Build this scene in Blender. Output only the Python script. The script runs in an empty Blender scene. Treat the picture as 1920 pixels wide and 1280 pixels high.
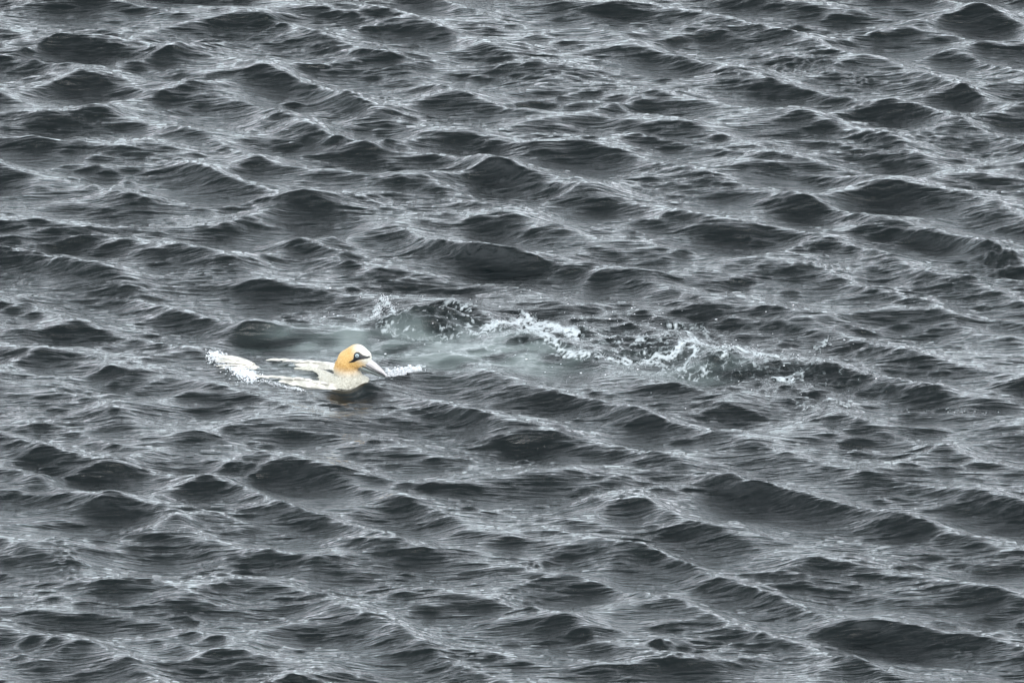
import bpy, bmesh, math, random
import numpy as np
from mathutils import Vector, Matrix
from mathutils.bvhtree import BVHTree

C = bpy.context.scene
# ------------------------------------------------------------------ camera
EL = math.radians(19.0)      # looking down from a low cliff
DIST = 42.0
SPAN = 3.65                  # metres across the frame at the bird's distance
LENS = 36.0 * DIST / SPAN
cam_d = bpy.data.cameras.new('camera'); cam = bpy.data.objects.new('camera', cam_d)
C.collection.objects.link(cam); C.camera = cam
cam_d.lens = LENS; cam_d.sensor_width = 36.0; cam_d.clip_start = 0.5; cam_d.clip_end = 20000
CP = Vector((0, -DIST*math.cos(EL), DIST*math.sin(EL)))
cam.location = CP; cam.rotation_euler = (math.pi/2 - EL, 0, 0)

# ------------------------------------------------------------------ sky and light (overcast)
SUN_EL = math.radians(36); SUN_AZ = math.radians(160)      # azimuth from +Y clockwise: right and behind the camera
w = bpy.data.worlds.new('World'); C.world = w; w.use_nodes = True
nt = w.node_tree; nt.nodes.clear()
out = nt.nodes.new('ShaderNodeOutputWorld'); bg = nt.nodes.new('ShaderNodeBackground')
sky = nt.nodes.new('ShaderNodeTexSky'); sky.sky_type = 'NISHITA'; sky.sun_disc = False
sky.sun_elevation = SUN_EL; sky.sun_rotation = SUN_AZ; sky.dust_density = 4.0; sky.air_density = 1.0
hs = nt.nodes.new('ShaderNodeHueSaturation'); hs.inputs['Saturation'].default_value = 0.12
nt.links.new(sky.outputs[0], hs.inputs['Color'])
mixc = nt.nodes.new('ShaderNodeMix'); mixc.data_type = 'RGBA'; mixc.blend_type = 'MULTIPLY'
mixc.inputs[0].default_value = 1.0; mixc.inputs[7].default_value = (.97, 1.0, 1.0, 1)
nt.links.new(hs.outputs[0], mixc.inputs[6]); 
# overcast: an even cloud deck with soft thick and thin patches over the clear sky
stc = nt.nodes.new('ShaderNodeTexCoord'); smp = nt.nodes.new('ShaderNodeMapping'); smp.inputs['Scale'].default_value = (1, 1, 2.2)
sno = nt.nodes.new('ShaderNodeTexNoise'); sno.inputs['Scale'].default_value = 5.5; sno.inputs['Detail'].default_value = 4
nt.links.new(stc.outputs['Generated'], smp.inputs[0]); nt.links.new(smp.outputs[0], sno.inputs['Vector'])
srm = nt.nodes.new('ShaderNodeMix'); srm.data_type = 'RGBA'; nt.links.new(sno.outputs[0], srm.inputs[0])
srm.inputs[6].default_value = (4.8, 7.5, 7.7, 1); srm.inputs[7].default_value = (11.6, 10.5, 11.9, 1)
scm = nt.nodes.new('ShaderNodeMix'); scm.data_type = 'RGBA'; scm.inputs[0].default_value = .85
# thick cloud overhead, thinner and brighter towards the horizon
ssx = nt.nodes.new('ShaderNodeSeparateXYZ'); nt.links.new(stc.outputs['Generated'], ssx.inputs[0])
sr = nt.nodes.new('ShaderNodeMapRange'); sr.interpolation_type = 'SMOOTHSTEP'; nt.links.new(ssx.outputs[2], sr.inputs[0])
for i_, v_ in ((1, .15), (2, .95), (3, 1.38), (4, .30)): sr.inputs[i_].default_value = v_
sml = nt.nodes.new('ShaderNodeMix'); sml.data_type = 'RGBA'; sml.blend_type = 'MULTIPLY'; sml.inputs[0].default_value = 1.0
nt.links.new(srm.outputs[2], sml.inputs[6]); nt.links.new(sr.outputs[0], sml.inputs[7])
nt.links.new(mixc.outputs[2], scm.inputs[6]); nt.links.new(sml.outputs[2], scm.inputs[7]); nt.links.new(scm.outputs[2], bg.inputs[0])
bg.inputs[1].default_value = 0.15
nt.links.new(bg.outputs[0], out.inputs[0])
sl = bpy.data.lights.new('sun', 'SUN'); sl.energy = 0.6; sl.angle = math.radians(14); sl.color = (1.0, 0.97, 0.92)
so = bpy.data.objects.new('sun', sl); C.collection.objects.link(so)
sd = Vector((math.sin(SUN_AZ)*math.cos(SUN_EL), math.cos(SUN_AZ)*math.cos(SUN_EL), math.sin(SUN_EL)))
so.rotation_euler = sd.to_track_quat('Z', 'Y').to_euler(); so.location = (5, -8, 12)
C.view_settings.view_transform = 'Standard'; C.view_settings.look = 'None'
C.view_settings.exposure = 1.18; C.view_settings.gamma = 1.0; C.view_settings.use_curve_mapping = False
C.render.engine = 'CYCLES'

rng = np.random.default_rng(11); random.seed(4)

def at(px, py, z=0.0):
    """point of the level z that lies under a place of the 1920 x 1280 photograph"""
    a = (px-960)/1920*SPAN/DIST; b = (640-py)/1920*SPAN/DIST
    d = Vector((a, math.cos(EL)+b*math.sin(EL), -math.sin(EL)+b*math.cos(EL)))
    t = (z-CP.z)/d.z
    return CP + d*t

# ------------------------------------------------------------------ helpers
def link(o, parent=None):
    C.collection.objects.link(o)
    if parent: o.parent = parent
    return o
def mesh_obj(name, verts, faces, mat, parent=None, smooth=True):
    me = bpy.data.meshes.new(name); me.from_pydata([tuple(v) for v in verts], [], faces); me.update()
    if mat: me.materials.append(mat)
    if smooth: me.polygons.foreach_set('use_smooth', [True]*len(me.polygons))
    return link(bpy.data.objects.new(name, me), parent)
def tag(o, label=None, cat=None, group=None, kind=None):
    for k, v in (('label', label), ('category', cat), ('group', group), ('kind', kind)):
        if v: o[k] = v
    return o
class N:
    """small node-graph helper"""
    def __init__(s, name):
        s.m = bpy.data.materials.new(name); s.m.use_nodes = True; s.t = s.m.node_tree; s.t.nodes.clear()
        s.out = s.t.nodes.new('ShaderNodeOutputMaterial')
    def n(s, typ, **kw):
        nd = s.t.nodes.new('ShaderNode'+typ)
        for k, v in kw.items():
            if k.startswith('i_'): nd.inputs[k[2:].replace('_', ' ')].default_value = v
            else: setattr(nd, k, v)
        return nd
    def l(s, a, b): s.t.links.new(a, b)
    def mix(s, fac, a, b, blend='MIX'):
        m = s.n('Mix'); m.data_type = 'RGBA'; m.blend_type = blend
        for i, v in ((0, fac), (6, a), (7, b)):
            if isinstance(v, (int, float)): m.inputs[i].default_value = v
            elif isinstance(v, tuple): m.inputs[i].default_value = v
            else: s.l(v, m.inputs[i])
        return m.outputs[2]
    def math(s, op, a, b=0.0, clamp=False):
        m = s.n('Math'); m.operation = op; m.use_clamp = clamp
        for i, v in ((0, a), (1, b)):
            if isinstance(v, (int, float)): m.inputs[i].default_value = v
            else: s.l(v, m.inputs[i])
        return m.outputs[0]
    def ramp(s, x, lo, hi, a=0.0, b=1.0):
        m = s.n('MapRange'); m.interpolation_type = 'SMOOTHSTEP'
        s.l(x, m.inputs[0]); m.inputs[1].default_value = lo; m.inputs[2].default_value = hi
        m.inputs[3].default_value = a; m.inputs[4].default_value = b
        return m.outputs[0]
def simple(name, col, rough=0.5, var=0.15, scale=60, bump=0.3, spec=0.5, coat=0.0):
    g = N(name); p = g.n('BsdfPrincipled'); tc = g.n('TexCoord')
    no = g.n('TexNoise'); no.inputs['Scale'].default_value = scale; no.inputs['Detail'].default_value = 5
    g.l(tc.outputs['Object'], no.inputs['Vector'])
    c = g.mix(g.ramp(no.outputs[0], .35, .65), tuple(x*(1-var) for x in col)+(1,), tuple(min(1, x*(1+var*.5)) for x in col)+(1,))
    g.l(c, p.inputs['Base Color']); p.inputs['Roughness'].default_value = rough
    p.inputs['Specular IOR Level'].default_value = spec; p.inputs['Coat Weight'].default_value = coat
    b = g.n('Bump'); b.inputs['Strength'].default_value = bump; b.inputs['Distance'].default_value = .002
    g.l(no.outputs[0], b.inputs['Height']); g.l(b.outputs[0], p.inputs['Normal'])
    g.l(p.outputs[0], g.out.inputs[0]); return g.m

# ------------------------------------------------------------------ the sea
# the dense part of the sheet covers the frame; beyond it the cells grow until the sheet reaches the horizon
DX, DY = 0.0051, 0.0092
def axis(lo, hi, d):
    core = np.arange(lo, hi+d*.5, d)
    st = [d*1.055**i for i in range(1, 56)]; last = st[-1]
    st += [last*1.3**i for i in range(1, 41)]
    ext = np.cumsum(st)
    sp = np.array(st)
    pos = np.concatenate([lo-ext[::-1], core, core[-1]+ext])
    spc = np.concatenate([sp[::-1], np.full(len(core), d), sp])
    return pos, spc
X1, SX = axis(-2.22, 2.22, DX)
YLO = at(960, 1330).y; YHI = at(960, -50).y
Y1, SY = axis(YLO, YHI, DY)
X, Y = np.meshgrid(X1, Y1)
SP = np.maximum(SX[None, :], SY[:, None]*.6)

# periodic tile with a wind-sea spectrum, two crossing systems running towards the camera
TL, TN = 11.0, 2048
kk = np.fft.fftfreq(TN, TL/TN)*2*np.pi
KX, KY = np.meshgrid(kk, kk); K = np.hypot(KX, KY); K[0, 0] = 1e-6
def spec(kp, power, dirs, spread, kcut_lo=0, kcut_hi=1e9):
    S = np.exp(-1.1*(kp/K)**2) * K**(-power)
    S[K < kcut_lo] = 0; S *= np.exp(-(K/kcut_hi)**2)
    th = np.arctan2(KY, KX); D = np.zeros_like(K)
    for a, wgt, s in dirs:
        D += wgt*np.clip(np.cos((th-math.radians(a))), 0, 1)**s
    return S*D
def field(S, seed):
    r = np.random.default_rng(seed)
    A = np.sqrt(S)*(r.normal(size=K.shape)+1j*r.normal(size=K.shape))
    h = np.fft.ifft2(A); sc = 1/np.std(h.real)
    A = A*sc
    hx = np.fft.ifft2(-1j*KX/K*A).real; hy = np.fft.ifft2(-1j*KY/K*A).real
    return h.real*sc, hx, hy
big = field(spec(2*np.pi/.45, 6.2, [(-122, 1, 26), (-60, .65, 26), (-92, .45, 12)], 0, kcut_hi=2*np.pi/.18), 5)
mid = field(spec(2*np.pi/.22, 3.9, [(-115, 1, 24), (-68, .8, 24), (-92, .5, 20)], 0, kcut_hi=2*np.pi/.045), 8)
fine = field(spec(2*np.pi/.055, 3.0, [(-97, 1, 60), (-84, .8, 60), (-70, .06, 12)], 0, kcut_hi=2*np.pi/.014), 9)
def samp(t, x, y):
    u = (x/TL % 1)*TN; v = (y/TL % 1)*TN
    i = np.floor(u).astype(np.int32); j = np.floor(v).astype(np.int32)
    fu = (u-i).astype(np.float32); fv = (v-j).astype(np.float32)
    i %= TN; j %= TN; i2 = (i+1) % TN; j2 = (j+1) % TN
    return (t[j, i]*(1-fu)+t[j, i2]*fu)*(1-fv) + (t[j2, i]*(1-fu)+t[j2, i2]*fu)*fv
# slow gust pattern that makes fine ripples strong in one patch and weak in the next
gust = field(np.exp(-((K-2*np.pi/1.1)/(2*np.pi/1.1))**2), 21)[0]
gpatch = field(np.exp(-((np.hypot(KX*1.0, KY*.5)-2*np.pi/.35)/(2*np.pi/.35))**2), 22)[0]

w_big = np.clip(1.6-SP/.12, 0, 1); w_mid = np.clip(1.6-SP/.04, 0, 1); w_fine = np.clip(1.6-SP/.016, 0, 1)
A_BIG, A_MID, A_FINE = 0.0060, 0.0018, 0.00125
Hb, Hbx, Hby = (samp(t, X, Y)*A_BIG*w_big for t in big)
Hm, Hmx, Hmy = (samp(t, X, Y)*A_MID*w_mid for t in mid)
G = np.clip(1.0+.35*samp(gust, X, Y)+.3*samp(gpatch, X, Y), .25, 2.0)
qm = Hm/A_MID
Hm = A_MID*(np.exp(.4*np.clip(qm, -4, 3.2))-1.083)/.44*w_mid
Gm = np.clip(1.0+.3*samp(gpatch, X+3.3, Y+1.7), .4, 1.7)
Hm *= Gm; Hmx *= Gm; Hmy *= Gm

# narrow crests over broad flat troughs
q_ = Hb/np.maximum(A_BIG, 1e-6)
Hb = A_BIG*(np.exp(.30*q_)-1.046)/.31
# long-running wave trains with cusped crests and round troughs; their crossing gives the peaks
slow = [field(np.exp(-((K-2*np.pi/w_)/(2*np.pi/(w_*1.6)))**2)*(K > .3), sd_)[0] for w_, sd_ in ((1.9, 51), (1.7, 52), (.9, 53), (.8, 54), (1.2, 55), (1.3, 56))]
def train(deg, lam, amp, wa, wb, ma, off, e=.11, warp=.95):
    k_ = 2*np.pi/lam; a_ = math.radians(deg)
    ph = k_*(X*math.cos(a_)+Y*math.sin(a_)) + warp*samp(slow[wa], X+off, Y) + .42*warp*samp(slow[wb], X, Y+off)
    m_ = np.clip(1+.32*samp(slow[ma], X-off, Y+off), .2, 1.9)
    c_ = (1-np.sqrt(np.sin(ph/2)**2+e*e))-.33
    return amp*m_*c_*w_big
HT = train(-127, .38, .036, 0, 2, 4, 0) + train(-62, .44, .021, 1, 3, 5, 2.3) + train(-97, .46, .017, 3, 0, 4, 4.1)
HT2 = (train(-112, .165, .0072, 2, 3, 5, 1.3, .16, 1.6) + train(-66, .15, .0058, 3, 2, 4, 3.7, .16, 1.6))*w_mid*np.clip(.8+.5*samp(gust, X+1, Y+2), .1, 1.8)
Hb = Hb+HT
# the waves that stand out in the photograph: peak (px, py), half width px, height factor, slant
PEAKS = [
 (1490,100,70,1.0,.5),(1560,130,60,.7,.6),(1100,20,55,.7,.1),(1040,218,55,.6,.2),(890,192,55,.6,.2),(188,138,45,.7,-.2),
 (208,200,42,.8,-.2),(612,346,60,.95,.1),(485,406,55,.7,.2),(1272,392,45,.6,-.3),(1020,418,75,.75,.2),
 (1212,500,85,1.1,.35),(1562,358,60,.8,.1),(1745,398,65,.8,.2),(1862,446,50,1.35,.4),(1525,492,70,.85,-.1),
 (880,448,55,.7,.3),(780,440,50,.5,.2),(300,762,70,.7,.2),(500,796,80,.8,.4),(425,856,60,.95,.3),(268,826,40,.6,.1),
 (206,925,45,.7,-.2),(1060,876,60,.9,.4),(1165,908,75,1.25,.5),(1268,860,38,.75,.1),(690,840,80,.75,.2),
 (955,798,70,.8,.3),(1250,742,70,.75,.45),(1400,752,70,.85,.2),(1655,796,60,.8,.2),(1562,585,32,.8,.3),
 (722,556,45,.7,.1),(958,558,55,.7,.2),(985,655,55,.85,.4),(1560,738,50,.7,.3),(1240,1190,36,.95,-.3),
 (1505,1086,60,.75,-.1),(1130,1046,60,.85,.4),(880,945,75,.7,.3),(705,1052,60,.8,.2),(450,975,50,.6,.1),
 (128,1040,38,.9,.1),(930,1100,50,.8,.2),(1548,1243,55,.85,.1),(1480,876,55,.6,0),(1655,1045,60,.6,.2),
 (130,325,55,.6,.2),(535,255,55,.6,.1),(1752,245,40,.8,.2),(95,645,55,.6,.1),(1262,628,42,.8,.3),
 (720,1185,55,.7,.1),(330,1125,60,.6,.2),(1700,596,50,.5,.2),(1412,300,55,.5,.1),(30,700,55,.6,.3),
 (800,575,60,.7,.2),(1810,880,60,.6,.2),(1320,665,40,.6,.3),(60,480,55,.5,.2),
 (340,290,55,.6,.1),(660,85,60,.6,.2),(260,60,60,.5,.1),(1750,60,55,.6,.2),(1130,1240,60,.6,.2),(1890,1190,60,.6,.2),
 (100,1225,60,.7,.1),(480,1210,60,.6,.2),(60,860,60,.6,.3),(1760,720,50,.5,.2),(760,1010,60,.6,.2),(590,925,50,.6,.2),
]
HP = np.zeros_like(X)
PK = []
for (px, py, wd, a, sk) in PEAKS:
    A = .030*a; p = at(px, py, A); s = SPAN/1920
    jy = np.searchsorted(Y1, [p.y-.06, p.y+.06]); jx = np.searchsorted(X1, [p.x-.08, p.x+.08])
    A = float(np.clip(A*1.25 - .9*max(0, float((Hb+HP)[jy[0]:jy[1], jx[0]:jx[1]].max())), .012, A))
    iy0, iy1 = np.searchsorted(Y1, [p.y-1.1, p.y+1.1]); ix0, ix1 = np.searchsorted(X1, [p.x-1.2, p.x+1.2])
    x = X[iy0:iy1, ix0:ix1]; y = Y[iy0:iy1, ix0:ix1]
    wob = .02*np.sin(x*13+px)+.012*np.sin(x*29+py)
    u = (x-p.x)/(wd*s*1.55); v = y-(p.y-sk*(x-p.x)*.8+wob+.05*np.abs(u)**1.2*.6)
    sf = .070*(.6+.5*a); sb = .17*(.6+.5*a)
    pf = np.where(v < 0, np.exp(-(np.sqrt((v/sf)**2+.02)-.141)**1.25), np.exp(-(np.sqrt((v/sb)**2+.012)-.11)*1.2))
    pf = pf - .22*np.exp(-((v+.19)/.10)**2)
    HP[iy0:iy1, ix0:ix1] += A*pf*np.exp(-1.15*(np.sqrt(u*u+.05)-.22))*np.exp(-(np.abs(u)/4.0)**2)*w_big[iy0:iy1, ix0:ix1]

# turbulent water where the bird has passed
def blob(px, py, rx, ry):
    p = at(px, py); s = SPAN/1920
    return np.exp(-(((X-p.x)/(rx*s))**2+((Y-p.y)/(ry*s/math.sin(EL)))**2))
wake = np.clip(blob(1000, 640, 140, 45)+blob(1250, 660, 190, 60)+blob(1480, 700, 160, 65)+.5*blob(1720, 720, 180, 60)+blob(800, 610, 110, 32), 0, 1)
aer = np.clip(blob(640, 640, 120, 34)*.9+blob(820, 655, 120, 34)+blob(960, 670, 110, 42)+blob(1180, 690, 130, 26)*.6+blob(1330, 690, 90, 26)*.6+blob(520, 655, 90, 26)*.5+blob(560, 706, 120, 18)*.45, 0, 1)*np.clip(.75+.3*samp(gpatch, X+5, Y), .2, 1)
turb = field(np.exp(-((K-2*np.pi/.09)/(2*np.pi/.06))**2), 33)[0]
Ht = samp(turb, X, Y)*.0019*wake*w_fine

# calmer pool around the swimming bird
BX = at(665, 712); BROT = math.radians(-20)
lx = (X-BX.x)*math.cos(-BROT)-(Y-BX.y)*math.sin(-BROT); ly = (X-BX.x)*math.sin(-BROT)+(Y-BX.y)*math.cos(-BROT)
calm = np.exp(-(((lx+.20)/.42)**4+(ly/.24)**4))
dm = at(795, 612); dr = ((X-dm.x)/.15)**2+((Y-dm.y)/.10)**2
H = (Hb+HP)*(1-calm)*(1-.75*np.exp(-dr)) + Hm*(1-.35*calm) + HT2*(1-.6*calm) + samp(fine[0], X, Y)*A_FINE*G*w_fine*(1-.3*calm) + Ht
H = np.where(H > .040, .040+.030*np.log1p(np.maximum(H-.040, 0)/.030), H)
# small local forms: hollow under the bill, lip that washes the back, the swell in front of the bird
H += -.024*np.exp(-((lx-.045)/.06)**2-((ly+.17)/.06)**2)-.010*np.exp(-((lx+.03)/.11)**4-((ly+.05)/.07)**4)+.026*np.exp(-((lx-.075)/.045)**2-((ly+.085)/.04)**2)
H += .013*np.exp(-((lx+.02)/.12)**2-((ly+.055)/.03)**2)*0
H += .010*np.exp(-((lx-.13)/.05)**2-((ly+.01)/.05)**2)
LAM = 1.0
lean = .42*(Hb+HP)*(1-calm) + .35*Hm
PX = X - LAM*(Hbx*1.65*(1-calm) + Hmx*(1-.4*calm)*.9) - .25*lean; PY = Y - lean - LAM*(Hby*1.65*(1-calm) + Hmy*(1-.4*calm)*.9)

H += .068*np.exp(-np.clip(dr, 0, 30)**1.3)
rough = .95*np.exp(-dr**1.5)
for (px, py, rx, ry, k_) in [(1500,125,80,22,.8),(1600,150,40,16,.8),(1880,485,42,30,1.0),(130,1060,26,24,.9),(1170,930,60,20,.5),(1005,1062,26,14,.8),(940,1118,34,16,.6),(1735,262,40,18,.7),(1250,1220,26,24,.7),(440,885,40,16,.5),(1550,505,60,18,.6),(205,935,30,10,.6),(830,470,60,20,.3)]:
    rough = np.maximum(rough, k_*blob(px, py, rx, ry))
H += samp(turb, X+2.1, Y+4.4)*.0040*rough*w_fine
# foam: lacy lines along the wake, drawn as runs of points on the water with a width each
lace = samp(field(np.exp(-((np.hypot(KX*1.2, KY*.55)-2*np.pi/.10)/(2*np.pi/.10))**2), 41)[0], X, Y)
lace2 = samp(field(np.exp(-((np.hypot(KX*.8, KY*.5)-2*np.pi/.035)/(2*np.pi/.035))**2), 42)[0], X, Y)
LINES = [
 ([(900,628),(940,610),(975,596),(988,590),(1005,604),(1040,612),(1078,628)], 8, 1.0),
 ([(985,588),(1000,615),(1020,640),(1050,662)], 9, .7),
 ([(1040,655),(1075,672),(1120,676),(1165,674),(1200,678),(1225,670),(1262,668),(1290,652),(1306,650),(1345,656),(1400,668),(1455,664)], 4, 1.0),
 ([(1180,682),(1222,672),(1262,690),(1282,688),(1300,676),(1312,660)], 4, .95),
 ([(1262,690),(1300,700),(1330,690)], 3, .6),
 ([(1255,612),(1272,602),(1290,618),(1310,640),(1322,654)], 5, .7),
 ([(1290,604),(1320,606),(1330,625)], 4, .5),
 ([(1345,660),(1365,672),(1355,680)], 3, .8),
 ([(1455,714),(1480,712),(1500,706)], 5, .9),
 ([(1495,760),(1512,764),(1530,760)], 4, .9),
 ([(1548,752),(1565,756),(1590,770)], 5, .7),
 ([(1525,642),(1548,636),(1556,632)], 5, .8),
 ([(690,606),(705,590),(718,566),(728,574),(738,592)], 6, .9),
 ([(700,622),(725,628),(752,636),(790,638),(830,634),(870,626),(930,622)], 4, .5),
 ([(838,582),(858,578),(884,584)], 5, .8),
 ([(725,703),(745,698),(765,690),(786,684)], 5, 1.1),
 ([(405,668),(430,680),(455,695),(474,706)], 16, .9),
 ([(480,712),(520,718),(566,730)], 3, .6),
 ([(1700,764),(1760,770),(1850,775)], 3, .5),
]
foam = np.zeros_like(X); sE = math.sin(EL); s = SPAN/1920
for pts, wd, st in LINES:
    P = [at(*p) for p in pts]
    x0 = min(p.x for p in P)-.15; x1 = max(p.x for p in P)+.15; y0 = min(p.y for p in P)-.3; y1 = max(p.y for p in P)+.3
    iy0, iy1 = np.searchsorted(Y1, [y0, y1]); ix0, ix1 = np.searchsorted(X1, [x0, x1])
    x = X[iy0:iy1, ix0:ix1] + .008*lace[iy0:iy1, ix0:ix1]; y = (Y[iy0:iy1, ix0:ix1] + .018*lace2[iy0:iy1, ix0:ix1])*sE
    d = np.full(x.shape, 1e9)
    for a, b in zip(P[:-1], P[1:]):
        ax, ay, bx, by = a.x, a.y*sE, b.x, b.y*sE
        t = np.clip(((x-ax)*(bx-ax)+(y-ay)*(by-ay))/((bx-ax)**2+(by-ay)**2), 0, 1)
        d = np.minimum(d, np.hypot(x-ax-t*(bx-ax), y-ay-t*(by-ay)))
    f = st*np.exp(-(d/(wd*s))**2)
    foam[iy0:iy1, ix0:ix1] = np.maximum(foam[iy0:iy1, ix0:ix1], f)
foam *= np.clip(.66+.35*lace2, .15, 1.1)
zone = np.clip(blob(1010, 622, 75, 30)*1.0+blob(1160, 645, 160, 50)*.62+blob(1290, 655, 120, 45)*.55+blob(1440, 690, 120, 40)*.5+blob(1600, 725, 220, 45)*.38+blob(730, 600, 45, 28)*.8+blob(860, 615, 70, 25)*.6, 0, 1.2)
dome_rim = np.exp(-((dr-1.15)/.22)**2)*np.where(Y < dm.y+.03, 1, .15)
ridge = np.maximum(np.exp(-(lace/.14)**2), .8*np.exp(-(lace2/.16)**2)*(lace > .2))
foam = np.clip(foam + dome_rim*.55*np.clip(.3+.8*lace2, 0, 1) + zone*np.clip(.34+.15*lace+.12*lace2, 0, .9), 0, 1)
H += np.clip(foam-.3, 0, 1)*.005*(1+.5*lace2)

nx, ny = len(X1), len(Y1)
co = np.stack([PX, PY, H], -1).astype(np.float32).reshape(-1, 3)
idx = np.arange(nx*ny, dtype=np.int32).reshape(ny, nx)
q = np.stack([idx[:-1, :-1], idx[:-1, 1:], idx[1:, 1:], idx[1:, :-1]], -1).reshape(-1)
me = bpy.data.meshes.new('sea'); me.vertices.add(nx*ny); me.vertices.foreach_set('co', co.reshape(-1))
nf = (nx-1)*(ny-1); me.loops.add(nf*4); me.loops.foreach_set('vertex_index', q)
me.polygons.add(nf); me.polygons.foreach_set('loop_start', np.arange(nf, dtype=np.int32)*4)
me.polygons.foreach_set('use_smooth', np.ones(nf, dtype=bool)); me.update(calc_edges=True)
for nm, arr in (('foam', foam), ('aerated', aer)):
    a = me.attributes.new(nm, 'FLOAT', 'POINT'); a.data.foreach_set('value', arr.astype(np.float32).reshape(-1))
sea = link(bpy.data.objects.new('sea', me)); tag(sea, 'dark grey choppy sea with sharp little crests', None, None, 'structure')

g = N('sea_water'); p = g.n('BsdfPrincipled')
tc = g.n('TexCoord')
af = g.n('Attribute', attribute_name='foam'); aa = g.n('Attribute', attribute_name='aerated')
mp = g.n('Mapping'); mp.inputs['Scale'].default_value = (1.0, 2.6, 1.0); g.l(tc.outputs['Object'], mp.inputs[0])
n1 = g.n('TexNoise'); n1.inputs['Scale'].default_value = 30; n1.inputs['Detail'].default_value = 5; n1.inputs['Roughness'].default_value = .6; n1.inputs['Distortion'].default_value = .4
g.l(mp.outputs[0], n1.inputs['Vector'])
mp2 = g.n('Mapping'); mp2.inputs['Scale'].default_value = (.20, 2.2, 1.0); mp2.inputs['Rotation'].default_value = (0, 0, .06); g.l(tc.outputs['Object'], mp2.inputs[0])
n2 = g.n('TexNoise'); n2.inputs['Scale'].default_value = 24; n2.inputs['Detail'].default_value = 6; n2.inputs['Roughness'].default_value = .55; n2.inputs['Distortion'].default_value = .6
g.l(mp2.outputs[0], n2.inputs['Vector'])
b0 = g.n('Bump'); b0.inputs['Strength'].default_value = 1.0; b0.inputs['Distance'].default_value = .010; g.l(n2.outputs[0], b0.inputs['Height'])
b1 = g.n('Bump'); g.l(b0.outputs[0], b1.inputs['Normal']); b1.inputs['Strength'].default_value = 1.0; b1.inputs['Distance'].default_value = .0008; g.l(n1.outputs[0], b1.inputs['Height'])
nv = g.n('TexNoise'); nv.inputs['Scale'].default_value = 260; nv.inputs['Detail'].default_value = 3; g.l(tc.outputs['Object'], nv.inputs['Vector'])
wn = g.n('TexNoise'); wn.inputs['Scale'].default_value = 14; wn.inputs['Detail'].default_value = 3; g.l(tc.outputs['Object'], wn.inputs['Vector'])
wv = g.n('VectorMath'); wv.operation = 'SCALE'; g.l(wn.outputs['Color'], wv.inputs[0]); wv.inputs['Scale'].default_value = .09
wa = g.n('VectorMath'); wa.operation = 'ADD'; g.l(tc.outputs['Object'], wa.inputs[0]); g.l(wv.outputs[0], wa.inputs[1])
wm = g.n('Mapping'); wm.inputs['Scale'].default_value = (.8, .55, 0); wm.inputs['Rotation'].default_value = (0, 0, .3); g.l(wa.outputs[0], wm.inputs[0])
def lacy(scale, lo, hi):
    vo = g.n('TexVoronoi'); vo.feature = 'DISTANCE_TO_EDGE'; vo.inputs['Scale'].default_value = scale; g.l(wm.outputs[0], vo.inputs['Vector'])
    return g.ramp(vo.outputs['Distance'], lo, hi, 1, 0)
lc = g.math('MAXIMUM', lacy(19, .0, .20), g.math('MULTIPLY', lacy(47, .0, .25), .8))
fm = g.math('ADD', g.math('ADD', af.outputs['Fac'], g.math('MULTIPLY', g.math('SUBTRACT', nv.outputs[0], .5), .3)), g.math('MULTIPLY', g.math('SUBTRACT', lc, .45), .55))
fmask = g.math('MULTIPLY', g.ramp(fm, .34, 1.0), g.ramp(af.outputs['Fac'], .05, .2))
deep = g.mix(aa.outputs['Fac'], (.001, .0150, .0165, 1), (.165, .193, .188, 1))
colr = g.mix(fmask, deep, (.43, .46, .47, 1))
g.l(colr, p.inputs['Base Color'])
g.l(g.mix(fmask, (.06,)*3+(1,), (.75,)*3+(1,)), p.inputs['Roughness'])
p.inputs['IOR'].default_value = 1.333
g.l(g.math('MULTIPLY', g.math('SUBTRACT', 1.0, fmask), g.ramp(aa.outputs['Fac'], 0, 1, .85, .2)), p.inputs['Transmission Weight'])
g.l(b1.outputs[0], p.inputs['Normal']); g.l(p.outputs[0], g.out.inputs[0])
va = g.n('VolumeAbsorption'); va.inputs['Color'].default_value = (.35, .62, .58, 1); va.inputs['Density'].default_value = 14
g.l(va.outputs[0], g.out.inputs['Volume'])
me.materials.append(g.m)

blocker = mesh_obj('sky_blocker', [(X1[0]*1.02, Y1[0]*1.02, -4), (X1[-1]*1.02, Y1[0]*1.02, -4), (X1[-1]*1.02, Y1[-1]*1.02, -4), (X1[0]*1.02, Y1[-1]*1.02, -4)], [(0, 1, 2, 3)], simple('dark_blocker', (.03, .035, .03), .9, .4, 2, .5, .1), None, False)  # unseen dark plane added under the sea to block sky light from below
tag(blocker, kind='structure')
_iy = lambda y: int(np.clip(np.searchsorted(Y1, y), 0, ny-1)); _ix = lambda x: int(np.clip(np.searchsorted(X1, x), 0, nx-1))
def wz(x, y): return float(H[_iy(y), _ix(x)])

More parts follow.
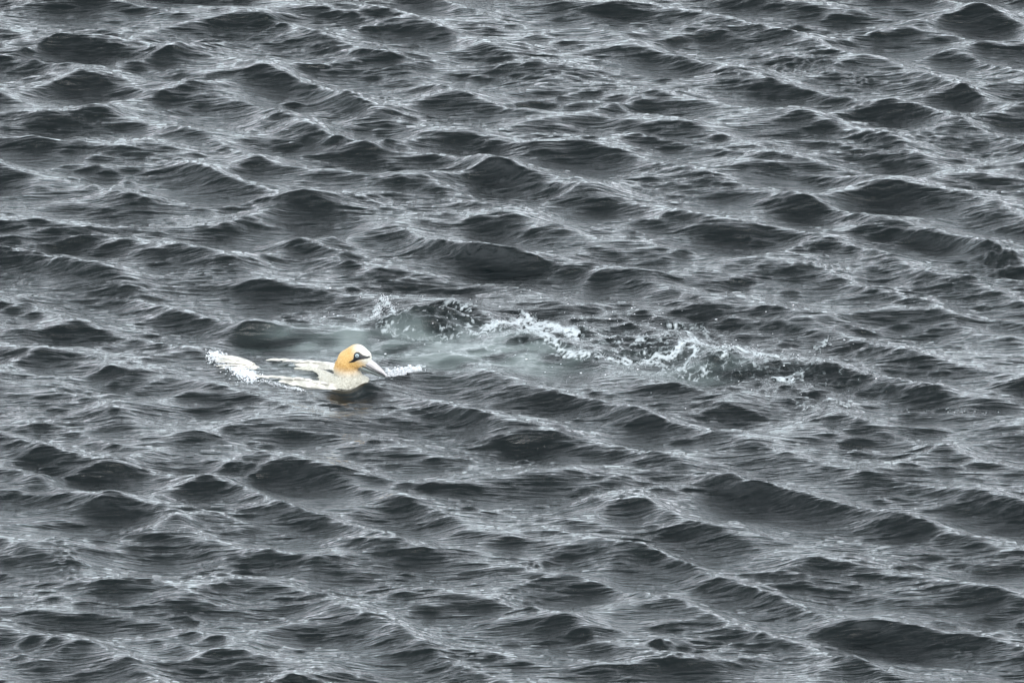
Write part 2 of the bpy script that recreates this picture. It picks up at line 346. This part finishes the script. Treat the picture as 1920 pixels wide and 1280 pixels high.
# ------------------------------------------------------------------ the gannet
bird = bpy.data.objects.new('gannet', None); link(bird); bird.location = (BX.x, BX.y, 0); bird.rotation_euler = (0, 0, BROT)
bird.empty_display_size = .1
tag(bird, 'white gannet with a golden head swimming low in the water', 'bird')
CH = []     # (x,y,z, rx,ry,rz)
def chain(keys, n=7):
    for a, b in zip(keys[:-1], keys[1:]):
        for i in range(n+1):
            t = i/n; CH.append(tuple(a[k]*(1-t)+b[k]*t for k in range(6)))
chain([(-.37,0,-.035,.03,.028,.016),(-.28,0,-.052,.05,.05,.036),(-.18,0,-.082,.06,.075,.070),(-.10,0,-.082,.06,.096,.084),(-.03,0,-.063,.06,.100,.088),(.022,0,-.056,.050,.082,.070)])
chain([(.01,0,-.055,.055,.065,.06),(-.018,0,-.01,.050,.050,.045),(-.032,0,.035,.043,.040,.036),(-.022,0,.074,.040,.036,.036),(.010,0,.093,.041,.035,.041)])
chain([(.010,0,.093,.041,.035,.041),(.036,0,.089,.028,.026,.029)], 4)
chain([(.006,0,.075,.034,.031,.030),(.040,0,.070,.020,.018,.018)], 4)
chain([(-.25,.052,-.012,.022,.012,.011),(-.19,.050,-.001,.022,.014,.013),(-.13,.026,-.001,.022,.014,.014),(-.09,.0,-.006,.03,.02,.018)])
bm = bmesh.new()
for (x, y, z, a, b, c) in CH:
    bmesh.ops.create_icosphere(bm, subdivisions=3, radius=1, matrix=Matrix.Translation((x, y, z)) @ Matrix.Diagonal((a, b, c, 1)))
tm = bpy.data.meshes.new('t'); bm.to_mesh(tm); bm.free()
to = link(bpy.data.objects.new('t', tm))
r = to.modifiers.new('r', 'REMESH'); r.mode = 'VOXEL'; r.voxel_size = .0035; r.use_smooth_shade = True
sm = to.modifiers.new('s', 'SMOOTH'); sm.factor = .5; sm.iterations = 9
bpy.context.view_layer.update()
ev = to.evaluated_get(bpy.context.evaluated_depsgraph_get())
body_me = bpy.data.meshes.new_from_object(ev); body_me.name = 'body'
bpy.data.objects.remove(to); bpy.data.meshes.remove(tm)
bvh_b = bmesh.new(); bvh_b.from_mesh(body_me); BV = BVHTree.FromBMesh(bvh_b)

g = N('gannet_plumage'); p = g.n('BsdfPrincipled'); tc = g.n('TexCoord'); sx = g.n('SeparateXYZ'); g.l(tc.outputs['Object'], sx.inputs[0])
n1 = g.n('TexNoise'); n1.inputs['Scale'].default_value = 38; n1.inputs['Detail'].default_value = 4; g.l(tc.outputs['Object'], n1.inputs['Vector'])
mp = g.n('Mapping'); mp.inputs['Scale'].default_value = (40, 150, 90); mp.inputs['Rotation'].default_value = (0, .9, 0); g.l(tc.outputs['Object'], mp.inputs[0])
n2 = g.n('TexNoise'); n2.inputs['Scale'].default_value = 4; n2.inputs['Detail'].default_value = 5; g.l(mp.outputs[0], n2.inputs['Vector'])
# golden wash: strongest on the nape, gone on forehead and crown
gx = g.math('ADD', g.math('ADD', g.math('MULTIPLY', sx.outputs[0], 1.0), g.math('MULTIPLY', sx.outputs[2], .55)), g.math('MULTIPLY', g.math('SUBTRACT', n1.outputs[0], .5), .03))
gold = g.ramp(gx, .050, .104, 1.0, .0)
gfade = g.ramp(sx.outputs[2], .012, .06)
gf = g.math('MULTIPLY', gold, gfade)
base = g.mix(g.ramp(n2.outputs[0], .35, .65), (.50, .47, .40, 1), (.62, .60, .54, 1))
gcol = g.mix(g.ramp(n2.outputs[0], .3, .7), (.42, .23, .06, 1), (.60, .39, .15, 1))
col = g.mix(gf, base, gcol)
wet_shade = g.math('MULTIPLY', g.ramp(sx.outputs[2], .045, .01), g.ramp(n2.outputs[0], .42, .62))  # wet mottling low on neck and breast, with underside shading painted in
col = g.mix(g.math('MULTIPLY', wet_shade, .75), col, (.16, .15, .10, 1))
g.l(col, p.inputs['Base Color']); p.inputs['Roughness'].default_value = .6
bu = g.n('Bump'); bu.inputs['Strength'].default_value = .5; bu.inputs['Distance'].default_value = .002; g.l(n2.outputs[0], bu.inputs['Height']); g.l(bu.outputs[0], p.inputs['Normal'])
g.l(p.outputs[0], g.out.inputs[0]); M_plume = g.m
M_white = simple('white_feather', (.60, .57, .50), .6, .35, 45, .8)
M_blackf = simple('black_feather', (.02, .018, .016), .5)
M_skin = simple('black_face_skin', (.008, .008, .009), .45, .1, 200, .3)
M_bill = simple('pale_bill', (.42, .39, .39), .35, .16, 70, .15)
M_bill2 = simple('grey_bill', (.17, .19, .18), .35, .2, 70, .15)
M_iris = simple('pale_blue_iris', (.40, .45, .46), .15, .1, 300, 0, coat=.6)
M_pup = simple('black_pupil', (.004, .004, .005), .1, 0, 10, 0, coat=.8)
M_ring = simple('blue_eye_ring', (.14, .21, .24), .4)
g = N('sea_foam'); p = g.n('BsdfPrincipled'); p.inputs['Base Color'].default_value = (.86, .86, .87, 1); p.inputs['Roughness'].default_value = .35
tc = g.n('TexCoord'); n1 = g.n('TexNoise'); n1.inputs['Scale'].default_value = 120; g.l(tc.outputs['Object'], n1.inputs['Vector'])
g.l(g.mix(g.ramp(n1.outputs[0], .35, .65), (.50, .53, .55, 1), (.72, .72, .74, 1)), p.inputs['Base Color'])
p.inputs['Subsurface Weight'].default_value = .0; g.l(p.outputs[0], g.out.inputs[0]); M_foam = g.m
g = N('water_drop'); p = g.n('BsdfPrincipled'); p.inputs['Base Color'].default_value = (.85, .93, .93, 1); p.inputs['Roughness'].default_value = .03
p.inputs['IOR'].default_value = 1.33; p.inputs['Transmission Weight'].default_value = .8
n1 = g.n('TexNoise'); n1.inputs['Scale'].default_value = 200; b = g.n('Bump'); b.inputs['Strength'].default_value = .2; g.l(n1.outputs[0], b.inputs['Height']); g.l(b.outputs[0], p.inputs['Normal'])
g.l(p.outputs[0], g.out.inputs[0]); M_drop = g.m

body_me.materials.clear(); body_me.materials.append(M_plume)
body_me.polygons.foreach_set('use_smooth', [True]*len(body_me.polygons))
body = link(bpy.data.objects.new('body', body_me), bird)

def loft(name, rings, mat, parent, n=18, cap=True):
    """rings: (centre, forward dir, half width, half height, power)"""
    V, F = [], []
    for c, d, a, b in rings:
        d = Vector(d).normalized(); side = Vector((0, 1, 0)); side = (side-d*side.dot(d)).normalized(); up = d.cross(side)
        for i in range(n):
            t = 2*math.pi*i/n; V.append(Vector(c)+side*a*math.cos(t)+up*b*math.sin(t))
    for r_ in range(len(rings)-1):
        for i in range(n):
            F.append((r_*n+i, r_*n+(i+1) % n, (r_+1)*n+(i+1) % n, (r_+1)*n+i))
    if cap: F.append(tuple(range(n-1, -1, -1))); F.append(tuple((len(rings)-1)*n+i for i in range(n)))
    return mesh_obj(name, V, F, mat, parent)
def strip_tube(name, pts, rad, mat, parent, n=6):
    rings = []
    for i, p_ in enumerate(pts):
        a = Vector(pts[max(0, i-1)]); b = Vector(pts[min(len(pts)-1, i+1)])
        rings.append((p_, b-a, rad, rad))
    return loft(name, rings, mat, parent, n)

# bill: upper and lower mandible, groove lines
U0 = Vector((.040, 0, .0735)); U1 = Vector((.1235, 0, .0290))
up_r = []
for i in range(13):
    t = i/12; c = U0.lerp(U1, t); c.z += .004*math.sin(math.pi*t)*(1) - .0025*max(0, t-.8)/.2*1
    up_r.append((c, U1-U0+Vector((0, 0, -.02*max(0, t-.8)/.2)), .0155*(1-t)**.8+.0018, .0175*(1-t)**.75+.0016))
um = loft('upper_mandible', up_r, M_bill, bird)
L0 = Vector((.022, 0, .0555)); L1 = Vector((.116, 0, .0235))
lo_r = []
for i in range(13):
    t = i/12; c = L0.lerp(L1, t)
    lo_r.append((c, L1-L0, .0170*(1-t)**.8+.0012, .0165*(1-t)**.75+.001))
lm = loft('lower_mandible', lo_r, M_bill2, bird)
def bill_side(x_off, t0, t1, A0, A1, wd, sgn, lift):
    pts = []
    for i in range(9):
        t = t0+(t1-t0)*i/8; c = A0.lerp(A1, t)
        pts.append((c.x, sgn*(wd*(1-t)**.78+.0019+x_off), c.z+lift*(1-t)))
    return pts
for sgn in (-1, 1):
    strip_tube('gape_line', bill_side(.0004, -.02, .96, (U0+L0)/2+Vector((0, 0, -.001)), (U1+L1)/2, 0.0160, sgn, .0), .0019, M_skin, bird)
    strip_tube('bill_groove', bill_side(-.0005, .05, .90, U0, U1, .0155, sgn, -.002), .0010, M_skin, bird)
    strip_tube('jaw_line', bill_side(-.0008, .0, .7, L0, L1, .0168, sgn, -.004), .0009, M_skin, bird)

# black facial skin laid over the head, traced as an outline and fitted to the body's surface
def side_pt(px, py): return ((px-660)/500, (719-py)/489)
OUT = [side_pt(*q_) for q_ in [(665,668),(666,664.8),(668.5,662.8),(672,662.2),(675,663.8),(680,667.5),(687,670),(697,671.5),(688,673.6),(679,674.6),(672,676.6),(665,680.6),(655,682.5),(660,679),(664.5,675)]]
from mathutils.geometry import tessellate_polygon
def inside(x, z, poly):
    c = False; n = len(poly)
    for i in range(n):
        x1, z1 = poly[i]; x2, z2 = poly[(i+1) % n]
        if (z1 > z) != (z2 > z) and x < (x2-x1)*(z-z1)/(z2-z1)+x1: c = not c
    return c
def fit_patch(name, poly, sgn, mat, off=.0008, step=.0011, parent=None):
    xs = [p_[0] for p_ in poly]; zs = [p_[1] for p_ in poly]; ids = {}; V = []; F = []
    nx_, nz_ = int((max(xs)-min(xs))/step)+2, int((max(zs)-min(zs))/step)+2
    def vid(i, j):
        if (i, j) in ids: return ids[(i, j)]
        x = min(xs)+i*step; z = min(zs)+j*step
        h = BV.ray_cast(Vector((x, sgn*.2, z)), Vector((0, -sgn, 0)))
        if h[0] is None: ids[(i, j)] = None; return None
        V.append(h[0]+h[1]*off+Vector((0, sgn*off, 0))); ids[(i, j)] = len(V)-1; return ids[(i, j)]
    for i in range(nx_):
        for j in range(nz_):
            if inside(min(xs)+(i+.5)*step, min(zs)+(j+.5)*step, poly):
                f = [vid(i, j), vid(i+1, j), vid(i+1, j+1), vid(i, j+1)]
                if None not in f: F.append(f if sgn < 0 else f[::-1])
    o = mesh_obj(name, V, F, mat, parent or bird)
    so_ = o.modifiers.new('t', 'SOLIDIFY'); so_.thickness = .0012
    return o
EX, EZ = side_pt(671, 668.3)
for sgn in (-1, 1):
    fit_patch('face_skin', OUT, sgn, M_skin)
    h = BV.ray_cast(Vector((EX, sgn*.2, EZ)), Vector((0, -sgn, 0)))
    ec = h[0]; nrm = h[1]
    nrm = (nrm+Vector((0, sgn*.8, 0))).normalized()
    def disc(name, rad, ht, offs, mat, parent, dome=True):
        bm = bmesh.new(); bmesh.ops.create_uvsphere(bm, u_segments=20, v_segments=10, radius=1)
        q_ = nrm.to_track_quat('Z', 'Y').to_matrix().to_4x4()
        bmesh.ops.transform(bm, matrix=Matrix.Translation(ec+nrm*offs) @ q_ @ Matrix.Diagonal((rad, rad, ht, 1)), verts=bm.verts)
        m_ = bpy.data.meshes.new(name); bm.to_mesh(m_); bm.free(); m_.materials.append(mat)
        m_.polygons.foreach_set('use_smooth', [True]*len(m_.polygons))
        return link(bpy.data.objects.new(name, m_), parent)
    eye = disc('eye', .0088, .0035, .0006, M_skin, bird)
    disc('eye_ring', .0079, .0036, .0012, M_ring, eye)
    disc('iris', .0066, .0040, .0016, M_iris, eye)
    disc('pupil', .0034, .0022, .0042, M_pup, eye)

# folded wings, each a long flattened loft riding at the surface
def wing(sgn):
    keys = [(-.015, .050, -.050, .020, .018), (-.05, .080, -.018, .032, .022), (-.10, .094, -.009, .034, .021), (-.17, .098, -.008, .033, .020),
            (-.24, .092, -.014, .029, .016), (-.31, .078, -.026, .024, .012), (-.38, .058, -.040, .018, .009), (-.44, .040, -.052, .010, .006), (-.50, .026, -.062, .003, .003)]
    rings = []
    for i, (x, y, z, a, b) in enumerate(keys):
        j0, j1 = max(0, i-1), min(len(keys)-1, i+1)
        d = Vector((keys[j1][0]-keys[j0][0], sgn*(keys[j1][1]-keys[j0][1]), keys[j1][2]-keys[j0][2]))
        lift = .005 if sgn > 0 else .002
        rings.append((Vector((x, sgn*y, z+lift)), -d, a, b))
    o = loft('wing', rings, M_white, bird, 20)
    ss = o.modifiers.new('s', 'SUBSURF'); ss.levels = ss.render_levels = 1
    # rows of covert feathers on the upper side
    for r_ in range(9):
        x = -.06-.032*r_; k = 1-abs(r_-3)/9
        feather((x, sgn*(.096+.004*math.sin(r_*2)), .0165*k-.008+.006), (-1, -sgn*.12, -.10), .055, .012, M_white, o)
    for r_ in range(3):
        feather((-.40-.02*r_, sgn*(.052-.012*r_), -.045-.006*r_), (-1, -sgn*.15, -.12), .11, .010, M_blackf, o)
    return o
def feather(base, d, L, wd, mat, parent, curl=.004, name='feather'):
    base = Vector(base); d = Vector(d).normalized(); side = d.cross(Vector((0, 0, 1))).normalized(); up = side.cross(d)
    V, F = [], []; n = 7
    for i in range(n+1):
        t = i/n; wv = wd*(math.sin(math.pi*min(1, .18+t*.82))**.6)*(1 if t < .97 else .5)
        c = base+d*L*t+up*curl*math.sin(math.pi*t)
        V += [c-side*wv, c+up*.0022, c+side*wv, c-up*.0012]
    for i in range(n):
        for k in range(4): F.append((i*4+k, i*4+(k+1) % 4, i*4+4+(k+1) % 4, i*4+4+k))
    F.append((3, 2, 1, 0)); F.append((n*4, n*4+1, n*4+2, n*4+3))
    return mesh_obj(name, V, F, mat, parent)
wing(-1); wing(1)
tail = loft('tail', [((-.34, 0, -.020), (-1, 0, .2), .030, .014), ((-.39, 0, -.004), (-1, 0, .15), .028, .013), ((-.43, 0, .004), (-1, 0, .05), .020, .009), ((-.46, 0, .006), (-1, 0, 0), .010, .005)], M_white, bird)
for k in range(9):
    a = (k-4)/4
    feather((-.385, .014*a, .004+.010*(1-a*a)), (-1, .34*a, .10-.12*abs(a)+.05*random.uniform(-1, 1)), .145-.025*abs(a), .0125, M_white, tail, .006)
# wet tufts standing off the neck and breast
rr = random.Random(3)
tv, tf = [], []
for k in range(900):
    a = rr.uniform(-math.pi, math.pi); z = rr.uniform(-.01, .07); 
    o_ = Vector((-.025+.3*math.cos(a), .3*math.sin(a), z)); dirv = Vector((-math.cos(a), -math.sin(a), 0))
    h = BV.ray_cast(o_, dirv)
    if h[0] is None: continue
    pnt = h[0]; nrm = h[1]
    dwn = Vector((rr.uniform(-.6, .1), rr.uniform(-.3, .3), -1)); tdir = (dwn-nrm*dwn.dot(nrm)).normalized()
    L = rr.uniform(.008, .018); wdt = rr.uniform(.0008, .002); sd_ = nrm.cross(tdir)
    b0 = len(tv); tv += [pnt-sd_*wdt, pnt+sd_*wdt, pnt+nrm*.0015, pnt+tdir*L+nrm*rr.uniform(.001, .0045)]
    tf += [(b0, b0+1, b0+3), (b0+1, b0+2, b0+3), (b0+2, b0, b0+3)]
tag(mesh_obj('neck_feathers', tv, tf, M_plume, bird, False), kind='stuff')

# ------------------------------------------------------------------ splashes
ICO = bmesh.new(); bmesh.ops.create_icosphere(ICO, subdivisions=1, radius=1)
IV = np.array([v.co[:] for v in ICO.verts]); IF = np.array([[v.index for v in f.verts] for f in ICO.faces]); ICO.free()
def drops(name, P, R, mat, squash=None):
    P = np.array(P); R = np.array(R); n = len(P)
    r = np.random.default_rng(len(P))
    jit = 1+.25*r.normal(size=(n, len(IV), 1)).clip(-1.5, 1.5)
    sc = R[:, None, None]*(squash if squash is not None else np.ones(3))
    V = (IV[None]*jit*sc+P[:, None]).reshape(-1, 3); F = (IF[None]+(np.arange(n)*len(IV))[:, None, None]).reshape(-1, 3)
    return mesh_obj(name, V.tolist(), F.tolist(), mat)
def along(pts, t):
    t = t*(len(pts)-1); i = min(int(t), len(pts)-2); f = t-i
    return pts[i][0]*(1-f)+pts[i+1][0]*f, pts[i][1]*(1-f)+pts[i+1][1]*f
def splash(name, pts, n, hgt, thick, rmin, rmax, label, mat=M_foam, ragged=3.0):
    P, R = [], []; rs = random.Random(len(name)*7+n)
    cols = [rs.random() for _ in range(14)]
    for k in range(n):
        t = rs.random(); px, py = along(pts, t)
        c = at(px, py); ht = hgt*(.25+.75*abs(math.sin(t*ragged*math.pi+cols[int(t*13)]*2)))*(.4+.6*math.sin(math.pi*min(1, .15+t)))
        u = rs.random()**1.6
        ga, gb = rs.gauss(0, 1), rs.gauss(0, 1); x = c.x+ga*thick; y = c.y+gb*thick*1.6
        core = math.exp(-.7*(ga*ga+gb*gb))*(1-.6*u)
        P.append((x, y, wz(x, y)+u*ht-.2*core*rmax)); R.append(rmin+(rmax-rmin)*(.75*core+.25*rs.random())*rs.random()**.5)
    o = drops(name, P, R, mat); tag(o, label, 'splash', None, 'stuff'); return o
splash('bill_splash', [(727,706),(740,704),(755,701),(770,696),(788,690)], 1700, .028, .0055, .0010, .0075, 'small white splash thrown up at the tip of the bill')
splash('tail_splash', [(402,668),(425,680),(450,696),(474,709)], 1300, .010, .019, .0012, .0100, 'ruffled white foam splashing over the tail of the bird', ragged=5)
splash('wing_splash', [(490,714),(520,720),(548,728),(570,733)], 260, .008, .006, .001, .003, 'little bubbly foam lump against the near wing')
splash('crest_spray', [(700,603),(712,585),(720,572),(732,585)], 420, .016, .012, .0008, .0028, 'white spray on the small dark wave behind the head')
splash('wake_spray', [(930,618),(965,600),(988,592),(1010,606),(1060,622)], 900, .012, .016, .0006, .0018, 'tallest white foam crest at the near end of the wake')
splash('ridge_spray', [(1180,680),(1225,670),(1262,668),(1300,652),(1350,660),(1440,668)], 500, .005, .012, .0006, .0014, 'thin white foam line along the long ridge of the wake')
# scattered droplets over the broken water of the wake
P, R = [], []; rs = random.Random(9)
for k in range(380):
    px = rs.gauss(1150, 230); py = 640+rs.gauss(0, 34)+(px-1100)*.09
    c = at(px, py); P.append((c.x, c.y, wz(c.x, c.y)+.0005)); R.append(rs.uniform(.0006, .0019)*(1 if rs.random() < .9 else 1.6))
tag(drops('foam_flecks', P, R, M_foam, np.array([1.6, 1.6, .5])), 'scattered white foam flecks on the broken water behind the bird', 'foam', None, 'stuff')
bvh_b.free()
